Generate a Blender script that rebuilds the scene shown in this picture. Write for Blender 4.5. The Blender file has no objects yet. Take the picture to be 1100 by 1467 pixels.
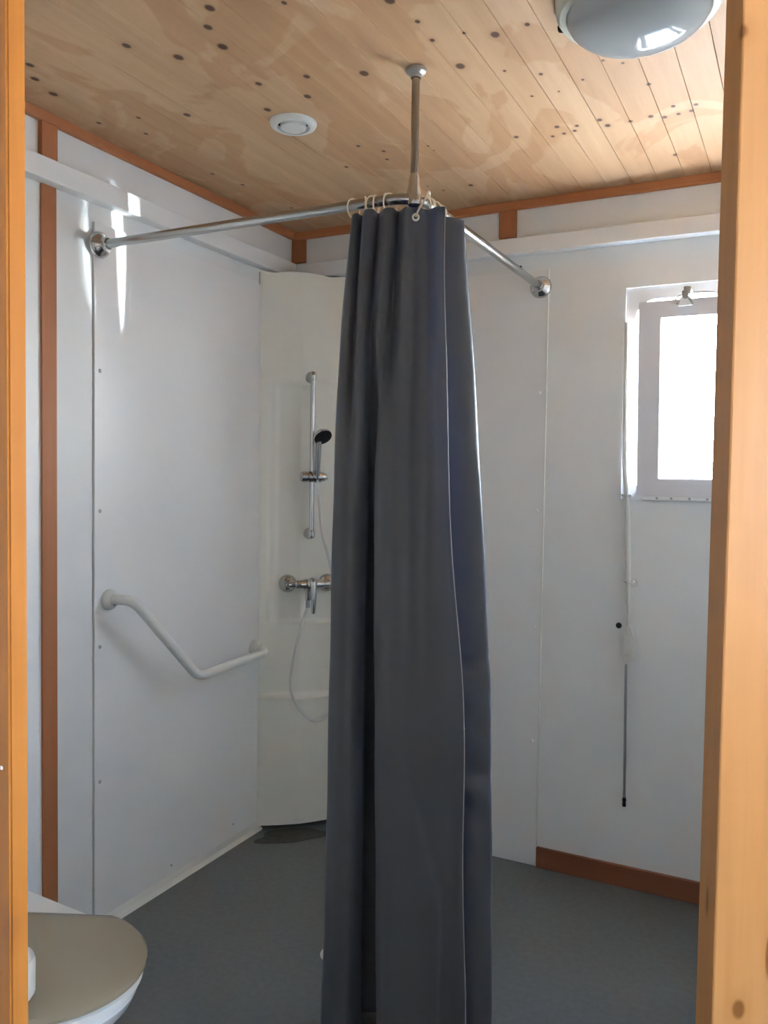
import bpy, bmesh, math, random
from mathutils import Vector, Matrix
random.seed(7)
S = bpy.context.scene
COL = S.collection
PI = math.pi
H = 2.30                                     # ceiling height

# ------------------------------------------------------------------ camera
cam_d = bpy.data.cameras.new('camera'); cam = bpy.data.objects.new('camera', cam_d); COL.objects.link(cam)
cam_d.sensor_fit = 'HORIZONTAL'; cam_d.sensor_width = 36.0; cam_d.lens = 36.0*1187.14/1100.0
cam_d.clip_start = 0.02
FW = Vector((-.4528, .8907, -.0412)); RT = Vector((.8910, .4537, .0140)); 
FW.normalize(); RT = (RT - FW*RT.dot(FW)).normalized(); UP = RT.cross(FW)
CAM = Vector((1.833, -2.781, 1.346))
cam.matrix_world = Matrix(((RT.x, UP.x, -FW.x, CAM.x), (RT.y, UP.y, -FW.y, CAM.y), (RT.z, UP.z, -FW.z, CAM.z), (0, 0, 0, 1)))
S.camera = cam

# ------------------------------------------------------------------ sky, sun, exposure
world = bpy.data.worlds.new('sky'); S.world = world; world.use_nodes = True
wn = world.node_tree.nodes; wl = world.node_tree.links
bg = wn['Background']
# clear summer sky: bright hazy horizon fading to a bluer, darker zenith
tcw = wn.new('ShaderNodeTexCoord'); sxyz = wn.new('ShaderNodeSeparateXYZ'); rpw = wn.new('ShaderNodeValToRGB')
wl.new(tcw.outputs['Generated'], sxyz.inputs[0]); wl.new(sxyz.outputs['Z'], rpw.inputs['Fac'])
ew = rpw.color_ramp.elements
ew[0].position = 0.0; ew[0].color = (.97, .975, 1.0, 1); ew[1].position = 1.0; ew[1].color = (.10, .18, .36, 1)
e2 = ew.new(.28); e2.color = (.40, .51, .68, 1)
wl.new(rpw.outputs['Color'], bg.inputs['Color']); bg.inputs['Strength'].default_value = 56
sun_d = bpy.data.lights.new('sun', 'SUN'); sun = bpy.data.objects.new('sun', sun_d); COL.objects.link(sun)
sun_d.energy = 120.0; sun_d.angle = math.radians(.6); sun_d.color = (1.0, .95, .87)
sun.rotation_euler = Vector((-1.0, .16, -1.25)).to_track_quat('-Z', 'Y').to_euler()
sun.location = (6, 1, 8)
# added spotlight standing in for reflected sun, cone narrowed to shape the wall patch
gl_d = bpy.data.lights.new('glint_spot', 'SPOT'); gl = bpy.data.objects.new('glint_spot', gl_d); COL.objects.link(gl)
gl_d.energy = 4200; gl_d.spot_size = math.radians(3.1); gl_d.spot_blend = .1; gl_d.shadow_soft_size = .03
gl_d.color = (.86, .95, 1.0)
gl.location = (6.30, 3.41, .67); gl.scale = (.33, 1, 1)
gl.rotation_euler = (Vector((1.395, 0, 1.69)) - Vector(gl.location)).to_track_quat('-Z', 'Y').to_euler()
# light portals in the two openings to the sky
for nm_, lc_, di_, sx_, sy_ in (('window_portal', (1.556, .165, 1.62), (0, -1, 0), .49, .64), ('lobby_portal', (4.32, -2.95, 1.50), (-1, 0, 0), .62, .72)):
    pd_ = bpy.data.lights.new(nm_, 'AREA'); po_ = bpy.data.objects.new(nm_, pd_); COL.objects.link(po_)
    pd_.shape = 'RECTANGLE'; pd_.size = sx_; pd_.size_y = sy_; pd_.cycles.is_portal = True
    po_.location = lc_; po_.rotation_euler = Vector(di_).to_track_quat('-Z', 'Y').to_euler()
S.view_settings.view_transform = 'Standard'; S.view_settings.look = 'None'
S.view_settings.gamma = 1.0; S.view_settings.use_curve_mapping = False
S.view_settings.exposure = 1.12
try:
    S.cycles.max_bounces = 14; S.cycles.diffuse_bounces = 8; S.cycles.glossy_bounces = 6
    S.cycles.sample_clamp_indirect = 20.0
except Exception:
    pass

# ------------------------------------------------------------------ materials
def newmat(name, col, rough=.5, metal=0.0, spec=.5, **kw):
    m = bpy.data.materials.new(name); m.use_nodes = True
    b = m.node_tree.nodes['Principled BSDF']
    b.inputs['Base Color'].default_value = (*col, 1); b.inputs['Roughness'].default_value = rough
    b.inputs['Metallic'].default_value = metal; b.inputs['Specular IOR Level'].default_value = spec
    for k, v in kw.items(): b.inputs[k].default_value = v
    return m
def N(m, t, **kw):
    n = m.node_tree.nodes.new(t)
    for k, v in kw.items(): setattr(n, k, v)
    return n
def K(m, a, b): m.node_tree.links.new(a, b)
def ramp(m, stops, fac):
    r = N(m, 'ShaderNodeValToRGB'); e = r.color_ramp.elements
    e[0].position, e[0].color = stops[0][0], (*stops[0][1], 1)
    e[1].position, e[1].color = stops[-1][0], (*stops[-1][1], 1)
    for p, c in stops[1:-1]:
        x = e.new(p); x.color = (*c, 1)
    K(m, fac, r.inputs['Fac']); return r.outputs['Color']
def mixc(m, fac, a, b, mode='MIX'):
    n = N(m, 'ShaderNodeMix', data_type='RGBA', blend_type=mode)
    for s, v in ((n.inputs['Factor'], fac), (n.inputs['A'], a), (n.inputs['B'], b)):
        if isinstance(v, (int, float)): s.default_value = v
        elif isinstance(v, tuple): s.default_value = (*v, 1)
        else: K(m, v, s)
    return n.outputs['Result']
def speckle(name, col, var=.04, scale=40, rough=.5, bump=0.0, spec=.5):
    """plain coloured surface with faint mottling"""
    m = newmat(name, col, rough, 0, spec); b = m.node_tree.nodes['Principled BSDF']
    tc = N(m, 'ShaderNodeTexCoord'); n = N(m, 'ShaderNodeTexNoise')
    n.inputs['Scale'].default_value = scale; n.inputs['Detail'].default_value = 3
    K(m, tc.outputs['Object'], n.inputs['Vector'])
    lo = tuple(c*(1-var) for c in col); hi = tuple(min(1, c*(1+var)) for c in col)
    K(m, ramp(m, [(.3, lo), (.7, hi)], n.outputs['Fac']), b.inputs['Base Color'])
    if bump:
        bp = N(m, 'ShaderNodeBump'); bp.inputs['Strength'].default_value = bump; bp.inputs['Distance'].default_value = .002
        K(m, n.outputs['Fac'], bp.inputs['Height']); K(m, bp.outputs['Normal'], b.inputs['Normal'])
    return m
def wood(name, light, dark, axis='Z', rough=.45, grain=14, contrast=1.0, knots=(), knotcol=(.075, .030, .011), stains=None):
    m = newmat(name, light, rough); b = m.node_tree.nodes['Principled BSDF']
    tc = N(m, 'ShaderNodeTexCoord'); mp = N(m, 'ShaderNodeMapping')
    sc = {'X': (.06, 1, 1), 'Y': (1, .06, 1), 'Z': (1, 1, .06)}[axis]
    mp.inputs['Scale'].default_value = sc; K(m, tc.outputs['Object'], mp.inputs['Vector'])
    n1 = N(m, 'ShaderNodeTexNoise'); n1.inputs['Scale'].default_value = grain*3; n1.inputs['Detail'].default_value = 5
    n1.inputs['Distortion'].default_value = .6; K(m, mp.outputs[0], n1.inputs['Vector'])
    n2 = N(m, 'ShaderNodeTexNoise'); n2.inputs['Scale'].default_value = grain*16; n2.inputs['Detail'].default_value = 2
    K(m, mp.outputs[0], n2.inputs['Vector'])
    mid = tuple((a+c)/2 for a, c in zip(light, dark))
    c1 = ramp(m, [(.28, dark), (.48, mid), (.62, light)], n1.outputs['Fac'])
    c2 = mixc(m, .35*contrast, c1, ramp(m, [(.35, dark), (.6, light)], n2.outputs['Fac']))
    col = mixc(m, contrast*.9, light, c2)
    if stains:                                   # pale water marks and darker blotches that stay in the wood
        n3 = N(m, 'ShaderNodeTexNoise'); n3.inputs['Scale'].default_value = 3.2; n3.inputs['Detail'].default_value = 4
        n3.inputs['Distortion'].default_value = 1.2
        mp3 = N(m, 'ShaderNodeMapping'); mp3.inputs['Scale'].default_value = (1.0, .7, 1)
        K(m, tc.outputs['Object'], mp3.inputs['Vector']); K(m, mp3.outputs[0], n3.inputs['Vector'])
        f = N(m, 'ShaderNodeMapRange'); f.inputs['From Min'].default_value = .50; f.inputs['From Max'].default_value = .53
        K(m, n3.outputs['Fac'], f.inputs['Value'])
        k = N(m, 'ShaderNodeMath', operation='MULTIPLY'); K(m, f.outputs[0], k.inputs[0]); k.inputs[1].default_value = .5
        col = mixc(m, k.outputs[0], col, mixc(m, 1.0, col, stains, 'MULTIPLY'))
    if knots:
        acc = None
        for kx, ky, kz, rx, ry in knots:
            sub = N(m, 'ShaderNodeVectorMath', operation='SUBTRACT'); K(m, tc.outputs['Object'], sub.inputs[0]); sub.inputs[1].default_value = (kx, ky, kz)
            mu = N(m, 'ShaderNodeVectorMath', operation='MULTIPLY'); K(m, sub.outputs[0], mu.inputs[0])
            if axis == 'Y': mu.inputs[1].default_value = (1/rx, 1/ry, 0)
            else: mu.inputs[1].default_value = (1/rx, 1/rx, 1/ry)
            ln = N(m, 'ShaderNodeVectorMath', operation='LENGTH'); K(m, mu.outputs[0], ln.inputs[0])
            if acc is None: acc = ln.outputs['Value']
            else:
                mn = N(m, 'ShaderNodeMath', operation='MINIMUM'); K(m, acc, mn.inputs[0]); K(m, ln.outputs['Value'], mn.inputs[1]); acc = mn.outputs[0]
        halo = N(m, 'ShaderNodeMapRange'); halo.inputs['From Min'].default_value = 1.0; halo.inputs['From Max'].default_value = 2.6
        halo.inputs['To Min'].default_value = .45; halo.inputs['To Max'].default_value = 0; K(m, acc, halo.inputs['Value'])
        col = mixc(m, halo.outputs[0], col, dark)
        core = N(m, 'ShaderNodeMapRange'); core.inputs['From Min'].default_value = .7; core.inputs['From Max'].default_value = 1.15
        core.inputs['To Min'].default_value = .95; core.inputs['To Max'].default_value = 0; K(m, acc, core.inputs['Value'])
        col = mixc(m, core.outputs[0], col, knotcol)
    K(m, col, b.inputs['Base Color'])
    bp = N(m, 'ShaderNodeBump'); bp.inputs['Strength'].default_value = .12; bp.inputs['Distance'].default_value = .001
    K(m, n2.outputs['Fac'], bp.inputs['Height']); K(m, bp.outputs['Normal'], b.inputs['Normal'])
    return m

KN = [(0.717,-1.403),(0.667,-1.347),(0.645,-1.269),(0.524,-1.275),(0.453,-1.365),(0.137,-1.344),(0.183,-1.397),(0.113,-1.268),(0.615,-1.091),(0.741,-1.072),(0.687,-0.983),(0.872,-1.027),(0.552,-0.964),(0.34,-1.029),(0.154,-0.983),(0.21,-1.071),(0.087,-1.092),(0.155,-0.537),(0.127,-0.657),(0.542,-0.53),(0.653,-0.656),(0.173,-0.274),(0.206,-0.221),(0.3,-0.225),(0.865,-1.353),(0.702,-0.591),(1.061,-1.269),(1.09,-0.962),(1.208,-1.057),(1.282,-1.066),(1.175,-0.897),(1.247,-0.846),(1.262,-0.742),(1.195,-0.746),(1.083,-0.525),(1.203,-0.543),(1.176,-0.487),(1.209,-0.492),(1.253,-0.527),(1.24,-0.498),(1.316,-0.538),(1.328,-0.494),(1.388,-0.495),(1.441,-0.503),(1.473,-0.483),(1.508,-0.488),(1.502,-0.54),(1.555,-0.526),(1.54,-0.493),(1.466,-0.687),(1.462,-0.209),(0.832,-0.222),(0.732,-0.214),(0.701,-0.272),(0.837,-0.534),(0.835,-0.571),(0.683,-0.532),(1.329,-0.777),(1.43,-0.817),(1.392,-0.848),(1.077,-1.094),(1.15,-1.091),(1.35,-0.983),(1.079,-1.175)]
BIG = {2:.011,0:.010,1:.009,3:.011,4:.009,11:.011,26:.011,27:.011,28:.010,12:.009,13:.009,9:.008,8:.008,10:.009,7:.010,6:.009,5:.009,51:.008,34:.007,35:.007,40:.007,41:.008,43:.007,44:.007,42:.006}
SMALL = {32:.003,33:.004,55:.004,54:.003,30:.004,31:.005,57:.004,58:.004,59:.004,62:.005,61:.004,52:.004,53:.003}
knots = [(x, y, 0, r, r*1.35) for i, (x, y) in enumerate(KN) for r in [BIG.get(i, SMALL.get(i, .0058))]]

M = {}
M['ceil'] = [wood('pine_planks_%s' % n, c, d, 'Y', .6, 9, .55, knots, stains=(.80, .66, .52)) for n, c, d in
             (('pale', (.60, .385, .215), (.45, .26, .13)), ('warm', (.57, .36, .20), (.43, .245, .12)), ('light', (.62, .405, .235), (.48, .285, .15)))]
M['trimX'] = wood('orange_pine_x', (.54, .205, .070), (.43, .15, .046), 'X', .55, 9, .6)
M['skirt'] = wood('shaded_orange_pine', (.25, .085, .035), (.19, .06, .024), 'X', .55, 9, .6)  # darker copy of the orange pine, shade put into its colour
M['trimY'] = wood('orange_pine_y', (.50, .19, .070), (.39, .135, .046), 'Y', .55, 9, .6)
M['trimZ'] = wood('orange_pine_z', (.42, .155, .055), (.33, .11, .036), 'Z', .6, 9, .6)
M['jamb'] = wood('honey_pine', (.44, .175, .034), (.33, .117, .018), 'Z', .34, 7, .8, [(-.2985, -.148, .934, .009, .012)], (.34, .13, .03))
M['jambR'] = wood('honey_pine_right', (.50, .25, .090), (.39, .17, .048), 'Z', .34, 7, .8,
                  [(.269, .117, 1.7256, .008, .007), (.2925, .129, .8818, .006, .009), (.315, .14, .93, .003, .02), (.2636, .1339, .970, .003, .014)], (.20, .075, .015))
M['wall'] = speckle('white_wall_board', (.775, .78, .765), .015, 8, .5, 0, .3)
M['panel'] = speckle('white_shower_board', (.80, .80, .79), .012, 6, .30)
M['band'] = speckle('white_painted_duct', (.80, .80, .79), .012, 9, .4)
M['gel'] = speckle('cream_white_gelcoat', (.82, .815, .74), .015, 5, .22)
M['floor'] = speckle('grey_vinyl', (.125, .133, .128), .10, 55, .38, .05)
M['plastic'] = newmat('white_plastic', (.74, .74, .70), .28)
M['offwhite'] = newmat('off_white_plastic', (.70, .69, .64), .35)
M['winw'] = newmat('white_window_frame', (.80, .80, .79), .35)
M['sash'] = newmat('grey_white_sash', (.76, .74, .76), .4)
M['cream'] = newmat('cream_ring_plastic', (.78, .68, .52), .4)
M['chrome'] = newmat('chrome', (.56, .55, .54), .10, 1.0)
M['chrome2'] = newmat('brushed_chrome', (.44, .44, .43), .22, 1.0)
M['chrome3'] = newmat('aged_chrome', (.30, .29, .27), .25, 1.0)
M['steel'] = newmat('dull_steel', (.42, .42, .41), .4, 1.0)
M['black'] = newmat('black_rubber', (.008, .008, .009), .6, 0, .25)
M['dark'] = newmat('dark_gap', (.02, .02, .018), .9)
M['lid'] = newmat('ivory_seat_plastic', (.30, .255, .175), .16)
M['ceramic'] = newmat('white_ceramic', (.76, .77, .75), .10)
M['paper'] = speckle('tissue_paper', (.66, .65, .58), .02, 60, .9, .1)
M['card'] = newmat('cardboard', (.42, .30, .19), .9)
M['glassgrey'] = newmat('smoked_lamp_dome', (.40, .43, .44), .09)
M['lampbase'] = newmat('cream_lamp_base', (.60, .61, .53), .4)
M['hose'] = newmat('grey_hose', (.66, .65, .62), .3, .15)
M['stain'] = speckle('dark_floor_mark', (.05, .05, .042), .3, 40, .6)
M['joint'] = newmat('grey_sealant', (.50, .51, .50), .6)
M['cap'] = newmat('grey_screw_cap', (.45, .45, .44), .5)
M['hem'] = newmat('pale_hem_edge', (.42, .41, .42), .6)  # hem paler than the cloth, light through its edge put in the colour
M['ground'] = speckle('pale_gravel', (.58, .55, .50), .12, 12, .9)
M['roof'] = speckle('white_porch_lining', (.70, .68, .64), .02, 6, .6)
# pane: clear glass (a thin sheet that lets the light through and mirrors a little)
g = bpy.data.materials.new('window_glass'); g.use_nodes = True; g.node_tree.nodes.clear(); M['pane'] = g
o_ = N(g, 'ShaderNodeOutputMaterial'); mx = N(g, 'ShaderNodeMixShader'); tr = N(g, 'ShaderNodeBsdfTransparent'); gs = N(g, 'ShaderNodeBsdfGlossy')
tr.inputs['Color'].default_value = (.93, .96, .96, 1); gs.inputs['Roughness'].default_value = .02; mx.inputs[0].default_value = .06
K(g, tr.outputs[0], mx.inputs[1]); K(g, gs.outputs[0], mx.inputs[2]); K(g, mx.outputs[0], o_.inputs['Surface'])
# curtain cloth
c = newmat('charcoal_blue_polyester', (.120, .122, .128), .5, 0, .4); M['cloth'] = c
cb = c.node_tree.nodes['Principled BSDF']
cb.inputs['Sheen Weight'].default_value = .35; cb.inputs['Sheen Roughness'].default_value = .4; cb.inputs['Sheen Tint'].default_value = (.55, .68, 1, 1)
tl = N(c, 'ShaderNodeBsdfTranslucent'); tl.inputs['Color'].default_value = (.15, .22, .44, 1)
ms = N(c, 'ShaderNodeMixShader'); ms.inputs[0].default_value = .26
K(c, cb.outputs[0], ms.inputs[1]); K(c, tl.outputs[0], ms.inputs[2]); K(c, ms.outputs[0], c.node_tree.nodes['Material Output'].inputs['Surface'])
tc = N(c, 'ShaderNodeTexCoord'); wv = N(c, 'ShaderNodeTexNoise'); wv.inputs['Scale'].default_value = 420
K(c, tc.outputs['Object'], wv.inputs['Vector']); bp = N(c, 'ShaderNodeBump'); bp.inputs['Strength'].default_value = .08; bp.inputs['Distance'].default_value = .001
K(c, wv.outputs['Fac'], bp.inputs['Height']); K(c, bp.outputs['Normal'], cb.inputs['Normal'])

# ------------------------------------------------------------------ mesh helpers
def obj(name, bm, mat, parent=None, smooth=False):
    """link a bmesh (built in world coordinates) as ONE object; parent is an empty at the thing's base"""
    me = bpy.data.meshes.new(name)
    off = world_loc(parent) if parent else Vector((0, 0, 0))
    bmesh.ops.recalc_face_normals(bm, faces=bm.faces[:])
    if off.length: bmesh.ops.translate(bm, vec=-off, verts=bm.verts[:])
    if smooth:
        for f in bm.faces: f.smooth = True
    bm.to_mesh(me); bm.free()
    for m in (mat if isinstance(mat, list) else [mat]): me.materials.append(m)
    if smooth:
        me.set_sharp_from_angle(angle=math.radians(38))
    o = bpy.data.objects.new(name, me); COL.objects.link(o)
    if parent: o.parent = parent
    return o
def world_loc(o):
    v = Vector((0, 0, 0))
    while o is not None:
        v = v + Vector(o.location); o = o.parent
    return v
def thing(name, label, cat, loc=(0, 0, 0), group=None, kind=None):
    o = bpy.data.objects.new(name, None); COL.objects.link(o); o.location = loc; o.empty_display_size = .05
    return tag(o, label, cat, group, kind)
def tag(o, label, cat, group=None, kind=None):
    o['label'] = label; o['category'] = cat
    if group: o['group'] = group
    if kind: o['kind'] = kind
    return o
def box(bm, lo, hi, bev=0.0, mat=0):
    b2 = bmesh.new(); bmesh.ops.create_cube(b2, size=1)
    sz = [hi[i]-lo[i] for i in range(3)]
    for v in b2.verts: v.co = Vector([(lo[i]+hi[i])/2 + v.co[i]*sz[i] for i in range(3)])
    if bev: bmesh.ops.bevel(b2, geom=b2.edges[:], offset=bev, segments=2, affect='EDGES', profile=.5)
    return join(bm, b2, mat)
def join(bm, b2, mat=0, mtx=None):
    if mtx is not None: bmesh.ops.transform(b2, matrix=mtx, verts=b2.verts[:])
    vs = [bm.verts.new(v.co) for v in b2.verts]; b2.verts.index_update()
    for f in b2.faces:
        try:
            nf = bm.faces.new([vs[v.index] for v in f.verts]); nf.material_index = mat
        except ValueError: pass
    b2.free(); return bm
def nb(lo=None, hi=None, bev=0.0):
    bm = bmesh.new()
    if lo is not None: box(bm, lo, hi, bev)
    return bm
def prism(bm, pts, a0, a1, axis=2, mat=0):
    """extrude a polygon; axis = extrusion axis, pts are the other two coordinates in order"""
    def mk(p, a):
        if axis == 2: return (p[0], p[1], a)
        if axis == 1: return (p[0], a, p[1])
        return (a, p[0], p[1])
    A = [bm.verts.new(mk(p, a0)) for p in pts]; B = [bm.verts.new(mk(p, a1)) for p in pts]; n = len(pts)
    bm.faces.new(A).material_index = mat; bm.faces.new(B[::-1]).material_index = mat
    for i in range(n): bm.faces.new((A[i], A[(i+1) % n], B[(i+1) % n], B[i])).material_index = mat
    return bm
def catmull(pts, n=8):
    P = [Vector(p) for p in pts]; out = []
    for i in range(len(P)-1):
        p0 = P[max(i-1, 0)]; p1 = P[i]; p2 = P[i+1]; p3 = P[min(i+2, len(P)-1)]
        for k in range(n):
            t = k/n
            out.append(.5*((2*p1)+(-p0+p2)*t+(2*p0-5*p1+4*p2-p3)*t*t+(-p0+3*p1-3*p2+p3)*t**3))
    out.append(P[-1]); return out
def tube(bm, pts, r, seg=14, caps=True, closed=False, mat=0):
    P = [Vector(p) for p in pts]; n = len(P); R = r if isinstance(r, (list, tuple)) else [r]*n
    T = []
    for i in range(n):
        a = P[(i-1) % n] if (i > 0 or closed) else P[i]; b = P[(i+1) % n] if (i < n-1 or closed) else P[i]
        T.append((b-a).normalized())
    up = Vector((0, 0, 1)) if abs(T[0].z) < .9 else Vector((1, 0, 0))
    u = T[0].cross(up).normalized(); rings = []
    for i in range(n):
        u = (u - T[i]*u.dot(T[i])).normalized(); w = T[i].cross(u)
        rings.append([bm.verts.new(P[i]+(u*math.cos(2*PI*k/seg)+w*math.sin(2*PI*k/seg))*R[i]) for k in range(seg)])
    for i in range(n if closed else n-1):
        a, b = rings[i], rings[(i+1) % n]
        for k in range(seg): bm.faces.new((a[k], a[(k+1) % seg], b[(k+1) % seg], b[k])).material_index = mat
    if caps and not closed:
        bm.faces.new(rings[0][::-1]).material_index = mat; bm.faces.new(rings[-1]).material_index = mat
    return bm
def lathe(bm, prof, origin, axis, seg=32, mat=0):
    """prof = [(radius, height along axis)]"""
    ax = Vector(axis).normalized(); up = Vector((0, 0, 1)) if abs(ax.z) < .9 else Vector((1, 0, 0))
    u = ax.cross(up).normalized(); w = ax.cross(u); O = Vector(origin); rings = []
    for r, h in prof:
        if r < 1e-6: rings.append([bm.verts.new(O+ax*h)])
        else: rings.append([bm.verts.new(O+ax*h+(u*math.cos(2*PI*k/seg)+w*math.sin(2*PI*k/seg))*r) for k in range(seg)])
    for a, b in zip(rings, rings[1:]):
        for k in range(seg):
            k2 = (k+1) % seg
            if len(a) == 1 and len(b) == 1: continue
            if len(a) == 1: f = bm.faces.new((a[0], b[k], b[k2]))
            elif len(b) == 1: f = bm.faces.new((a[k], a[k2], b[0]))
            else: f = bm.faces.new((a[k], a[k2], b[k2], b[k]))
            f.material_index = mat
    return bm
def bend(pts, rad, n=8):
    """polyline with rounded corners"""
    P = [Vector(p) for p in pts]; out = [P[0]]
    for i in range(1, len(P)-1):
        a = (P[i-1]-P[i]); b = (P[i+1]-P[i]); ra = min(rad, a.length*.49, b.length*.49)
        p0 = P[i]+a.normalized()*ra; p2 = P[i]+b.normalized()*ra
        for k in range(n+1):
            t = k/n; out.append(p0*(1-t)**2+P[i]*2*t*(1-t)+p2*t*t)
    out.append(P[-1]); return out
def smooth(x, a, b):
    t = max(0, min(1, (x-a)/(b-a))); return t*t*(3-2*t)

# ------------------------------------------------------------------ diagonal entrance frame (aligned to its own wall)
DR = Vector((.8912, .4536, 0)); DF = Vector((-.4536, .8912, 0)); D0 = Vector((CAM.x, CAM.y, 0))
def dpt(lat, dep, z): p = D0+DR*lat+DF*dep; return Vector((p.x, p.y, z))
def dbox(bm, lat0, lat1, dep0, dep1, z0, z1, bev=0.0):
    b2 = bmesh.new(); box(b2, (lat0, dep0, z0), (lat1, dep1, z1), bev)
    mt = Matrix(((DR.x, DF.x, 0, D0.x), (DR.y, DF.y, 0, D0.y), (0, 0, 1, 0), (0, 0, 0, 1)))
    return join(bm, b2, 0, mt)

# ------------------------------------------------------------------ room shell
XR = 2.10                                         # right wall
YF_L = -2.86; YF_R = -1.83                        # where the diagonal front wall meets the side walls
fl = nb(); prism(fl, [(0, 0), (XR, 0), (XR, -1.80), (4.2, -1.8), (4.2, -4.3), (-.12, -4.3), (-.12, 0)], -.12, 0)
tag(obj('floor', fl, M['floor']), 'dull grey vinyl floor of the shower room', 'floor', kind='structure')

tag(obj('wall_left', nb((-.10, -3.0, 0), (0, .16, H+.1)), M['wall']), 'long white wall on the left with timber strip and shower board', 'wall', kind='structure')
# back wall with the window opening
WX0, WX1, WZ0, WZ1 = 1.292, 1.82, 1.288, 1.974
wb = nb()
box(wb, (-.10, 0, 0), (WX0, .012, H+.1)); box(wb, (WX1, 0, 0), (XR+.1, .012, H+.1)); box(wb, (-.10, .012, 0), (WX0-.005, .16, H+.1)); box(wb, (WX1+.005, .012, 0), (XR+.1, .16, H+.1))
box(wb, (WX0, 0, 0), (WX1, .012, WZ0)); box(wb, (WX0, 0, WZ1), (WX1, .012, H+.1)); box(wb, (WX0-.005, .012, 0), (WX1+.005, .16, WZ0-.005)); box(wb, (WX0-.005, .012, WZ1+.005), (WX1+.005, .16, H+.1))
tag(obj('wall_back', wb, M['wall']), 'white back wall with the small window beside the shower corner', 'wall', kind='structure')
tag(obj('wall_right', nb((XR, -1.83, 0), (XR+.1, 0, H+.1)), M['wall']), 'white side wall behind the right door post', 'wall', kind='structure')
LL, LR = -.3229, .2957                             # clear opening (lateral)
wf = nb()
dbox(wf, -1.72, LL-.095, .716, .748, 0, H+.1); dbox(wf, LR+.095, .72, .716, .748, 0, H+.1); dbox(wf, LL-.095, LR+.095, .716, .748, 2.10, H+.1)
tag(obj('wall_front', wf, M['wall']), 'white wall on either side of the door opening', 'wall', kind='structure')
dr = thing('door_1', 'honey pine door frame the view looks through', 'door frame', tuple(dpt(0, .73, 0)), kind='structure')
for nm, a, b, mt in (('door_post', LL-.095, LL, M['jamb']), ('door_post', LR, LR+.10, M['jambR'])):
    bm = nb()
    if b == LL:      # the left post stands square to the side walls
        prism(bm, [(1.2060, -2.2590), (1.2060, -2.2790), (1.08, -2.2790), (1.08, -2.2590)], 0, 2.14)
        bmesh.ops.bevel(bm, geom=[e for e in bm.edges if abs(e.verts[0].co.z-e.verts[1].co.z) > 1], offset=.002, segments=2, affect='EDGES')
    else: dbox(bm, a, b, .7125, .750, 0, 2.14, .002)
    p_ = obj(nm, bm, mt, dr)
bm = nb(); dbox(bm, LL-.095, LR+.10, .7125, .750, 2.05, 2.14, .002); obj('door_head', bm, M['jamb'], dr)
# pale fleck of filler on the left post
bm = nb(); lathe(bm, [(0, .0012), (.0016, .0008), (.0020, 0)], (1.1946, -2.279, 1.0800), (0, -1, 0), 10); 
obj('paint_fleck', bm, M['plastic'], [c_ for c_ in dr.children if c_.name == 'door_post'][0], True)

# ceiling: boards running away from the door, each its own plank
cl = tag(obj('ceiling', nb((-.10, -2.95, H+.014), (XR+.1, .16, H+.10)), M['ceil'][0]), 'knotty pine boarded ceiling', 'ceiling', kind='structure')
PW = .079; x0 = 1.308 - PW*17
k = 0; x = x0
while x < XR+.01:
    a, b = max(x, -.02), min(x+PW, XR+.02)
    if b-a > .01:
        bm = nb(); gz = .003; gw = .0010
        prism(bm, [(a+.0002, H+.014), (a+.0002, H+gz), (a+gw, H), (b-gw, H), (b-.0002, H+gz), (b-.0002, H+.014)], -2.9, 0.0, axis=1)
        obj('plank', bm, M['ceil'][random.choice((0, 0, 1, 2))], cl)
    x += PW; k += 1
# timber mouldings at the ceiling
tm = nb((0, -2.86, H-.027), (.020, 0, H), .003)
tag(obj('trim_1', tm, M['trimY']), 'orange timber moulding between left wall and ceiling', 'trim', kind='structure')
tm = nb((.020, -.020, H-.029), (XR, 0, H), .003)
tag(obj('trim_2', tm, M['trimX']), 'orange timber moulding between back wall and ceiling', 'trim', kind='structure')
# timber strips over the board joints
tag(obj('trim_3', nb((0, -1.214, 0), (.008, -1.165, 2.118), .0015), M['trimZ']), 'tall orange timber strip down the left wall beside the toilet', 'trim', kind='structure')
tag(obj('trim_4', nb((0, -1.220, 2.165), (.017, -1.168, H-.027), .002), M['trimZ']), 'short timber block above the duct on the left wall', 'trim', kind='structure')
tag(obj('trim_5', nb((.004, -.016, 2.182), (.064, 0, H-.029), .002), M['trimZ']), 'short timber block hanging in the room corner', 'trim', kind='structure')
tag(obj('trim_6', nb((.858, -.016, 2.178), (.918, 0, H-.029), .002), M['trimZ']), 'short timber block above the duct on the back wall', 'trim', kind='structure')
# white boxed duct running round both walls
DT = .042
tag(obj('trim_7', nb((0, -2.86, 2.113), (DT, 0, 2.171), .003), M['band']), 'white boxed strip along the left wall under the ceiling', 'trim', kind='structure')
tag(obj('trim_8', nb((DT, -DT, 2.113), (XR, 0, 2.168), .003), M['band']), 'white boxed strip along the back wall under the ceiling', 'trim', kind='structure')
tag(obj('baseboard_back', nb((1.036, -.013, 0), (XR, 0, .071), .002), M['skirt']), 'orange timber baseboard under the window, its shade put into the colour', 'baseboard', kind='structure')
# pale coved strip at the foot of the shower boards
bm = nb(); prism(bm, [(.007, 0), (.026, 0), (.014, .012), (.007, .030)], -1.03, -.21, axis=1)
for v in bm.verts: v.co = Vector((v.co.x, v.co.y, v.co.z))
tag(obj('baseboard_left', bm, M['offwhite']), 'thin white coved strip between left shower board and floor', 'baseboard', kind='structure')

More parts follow.
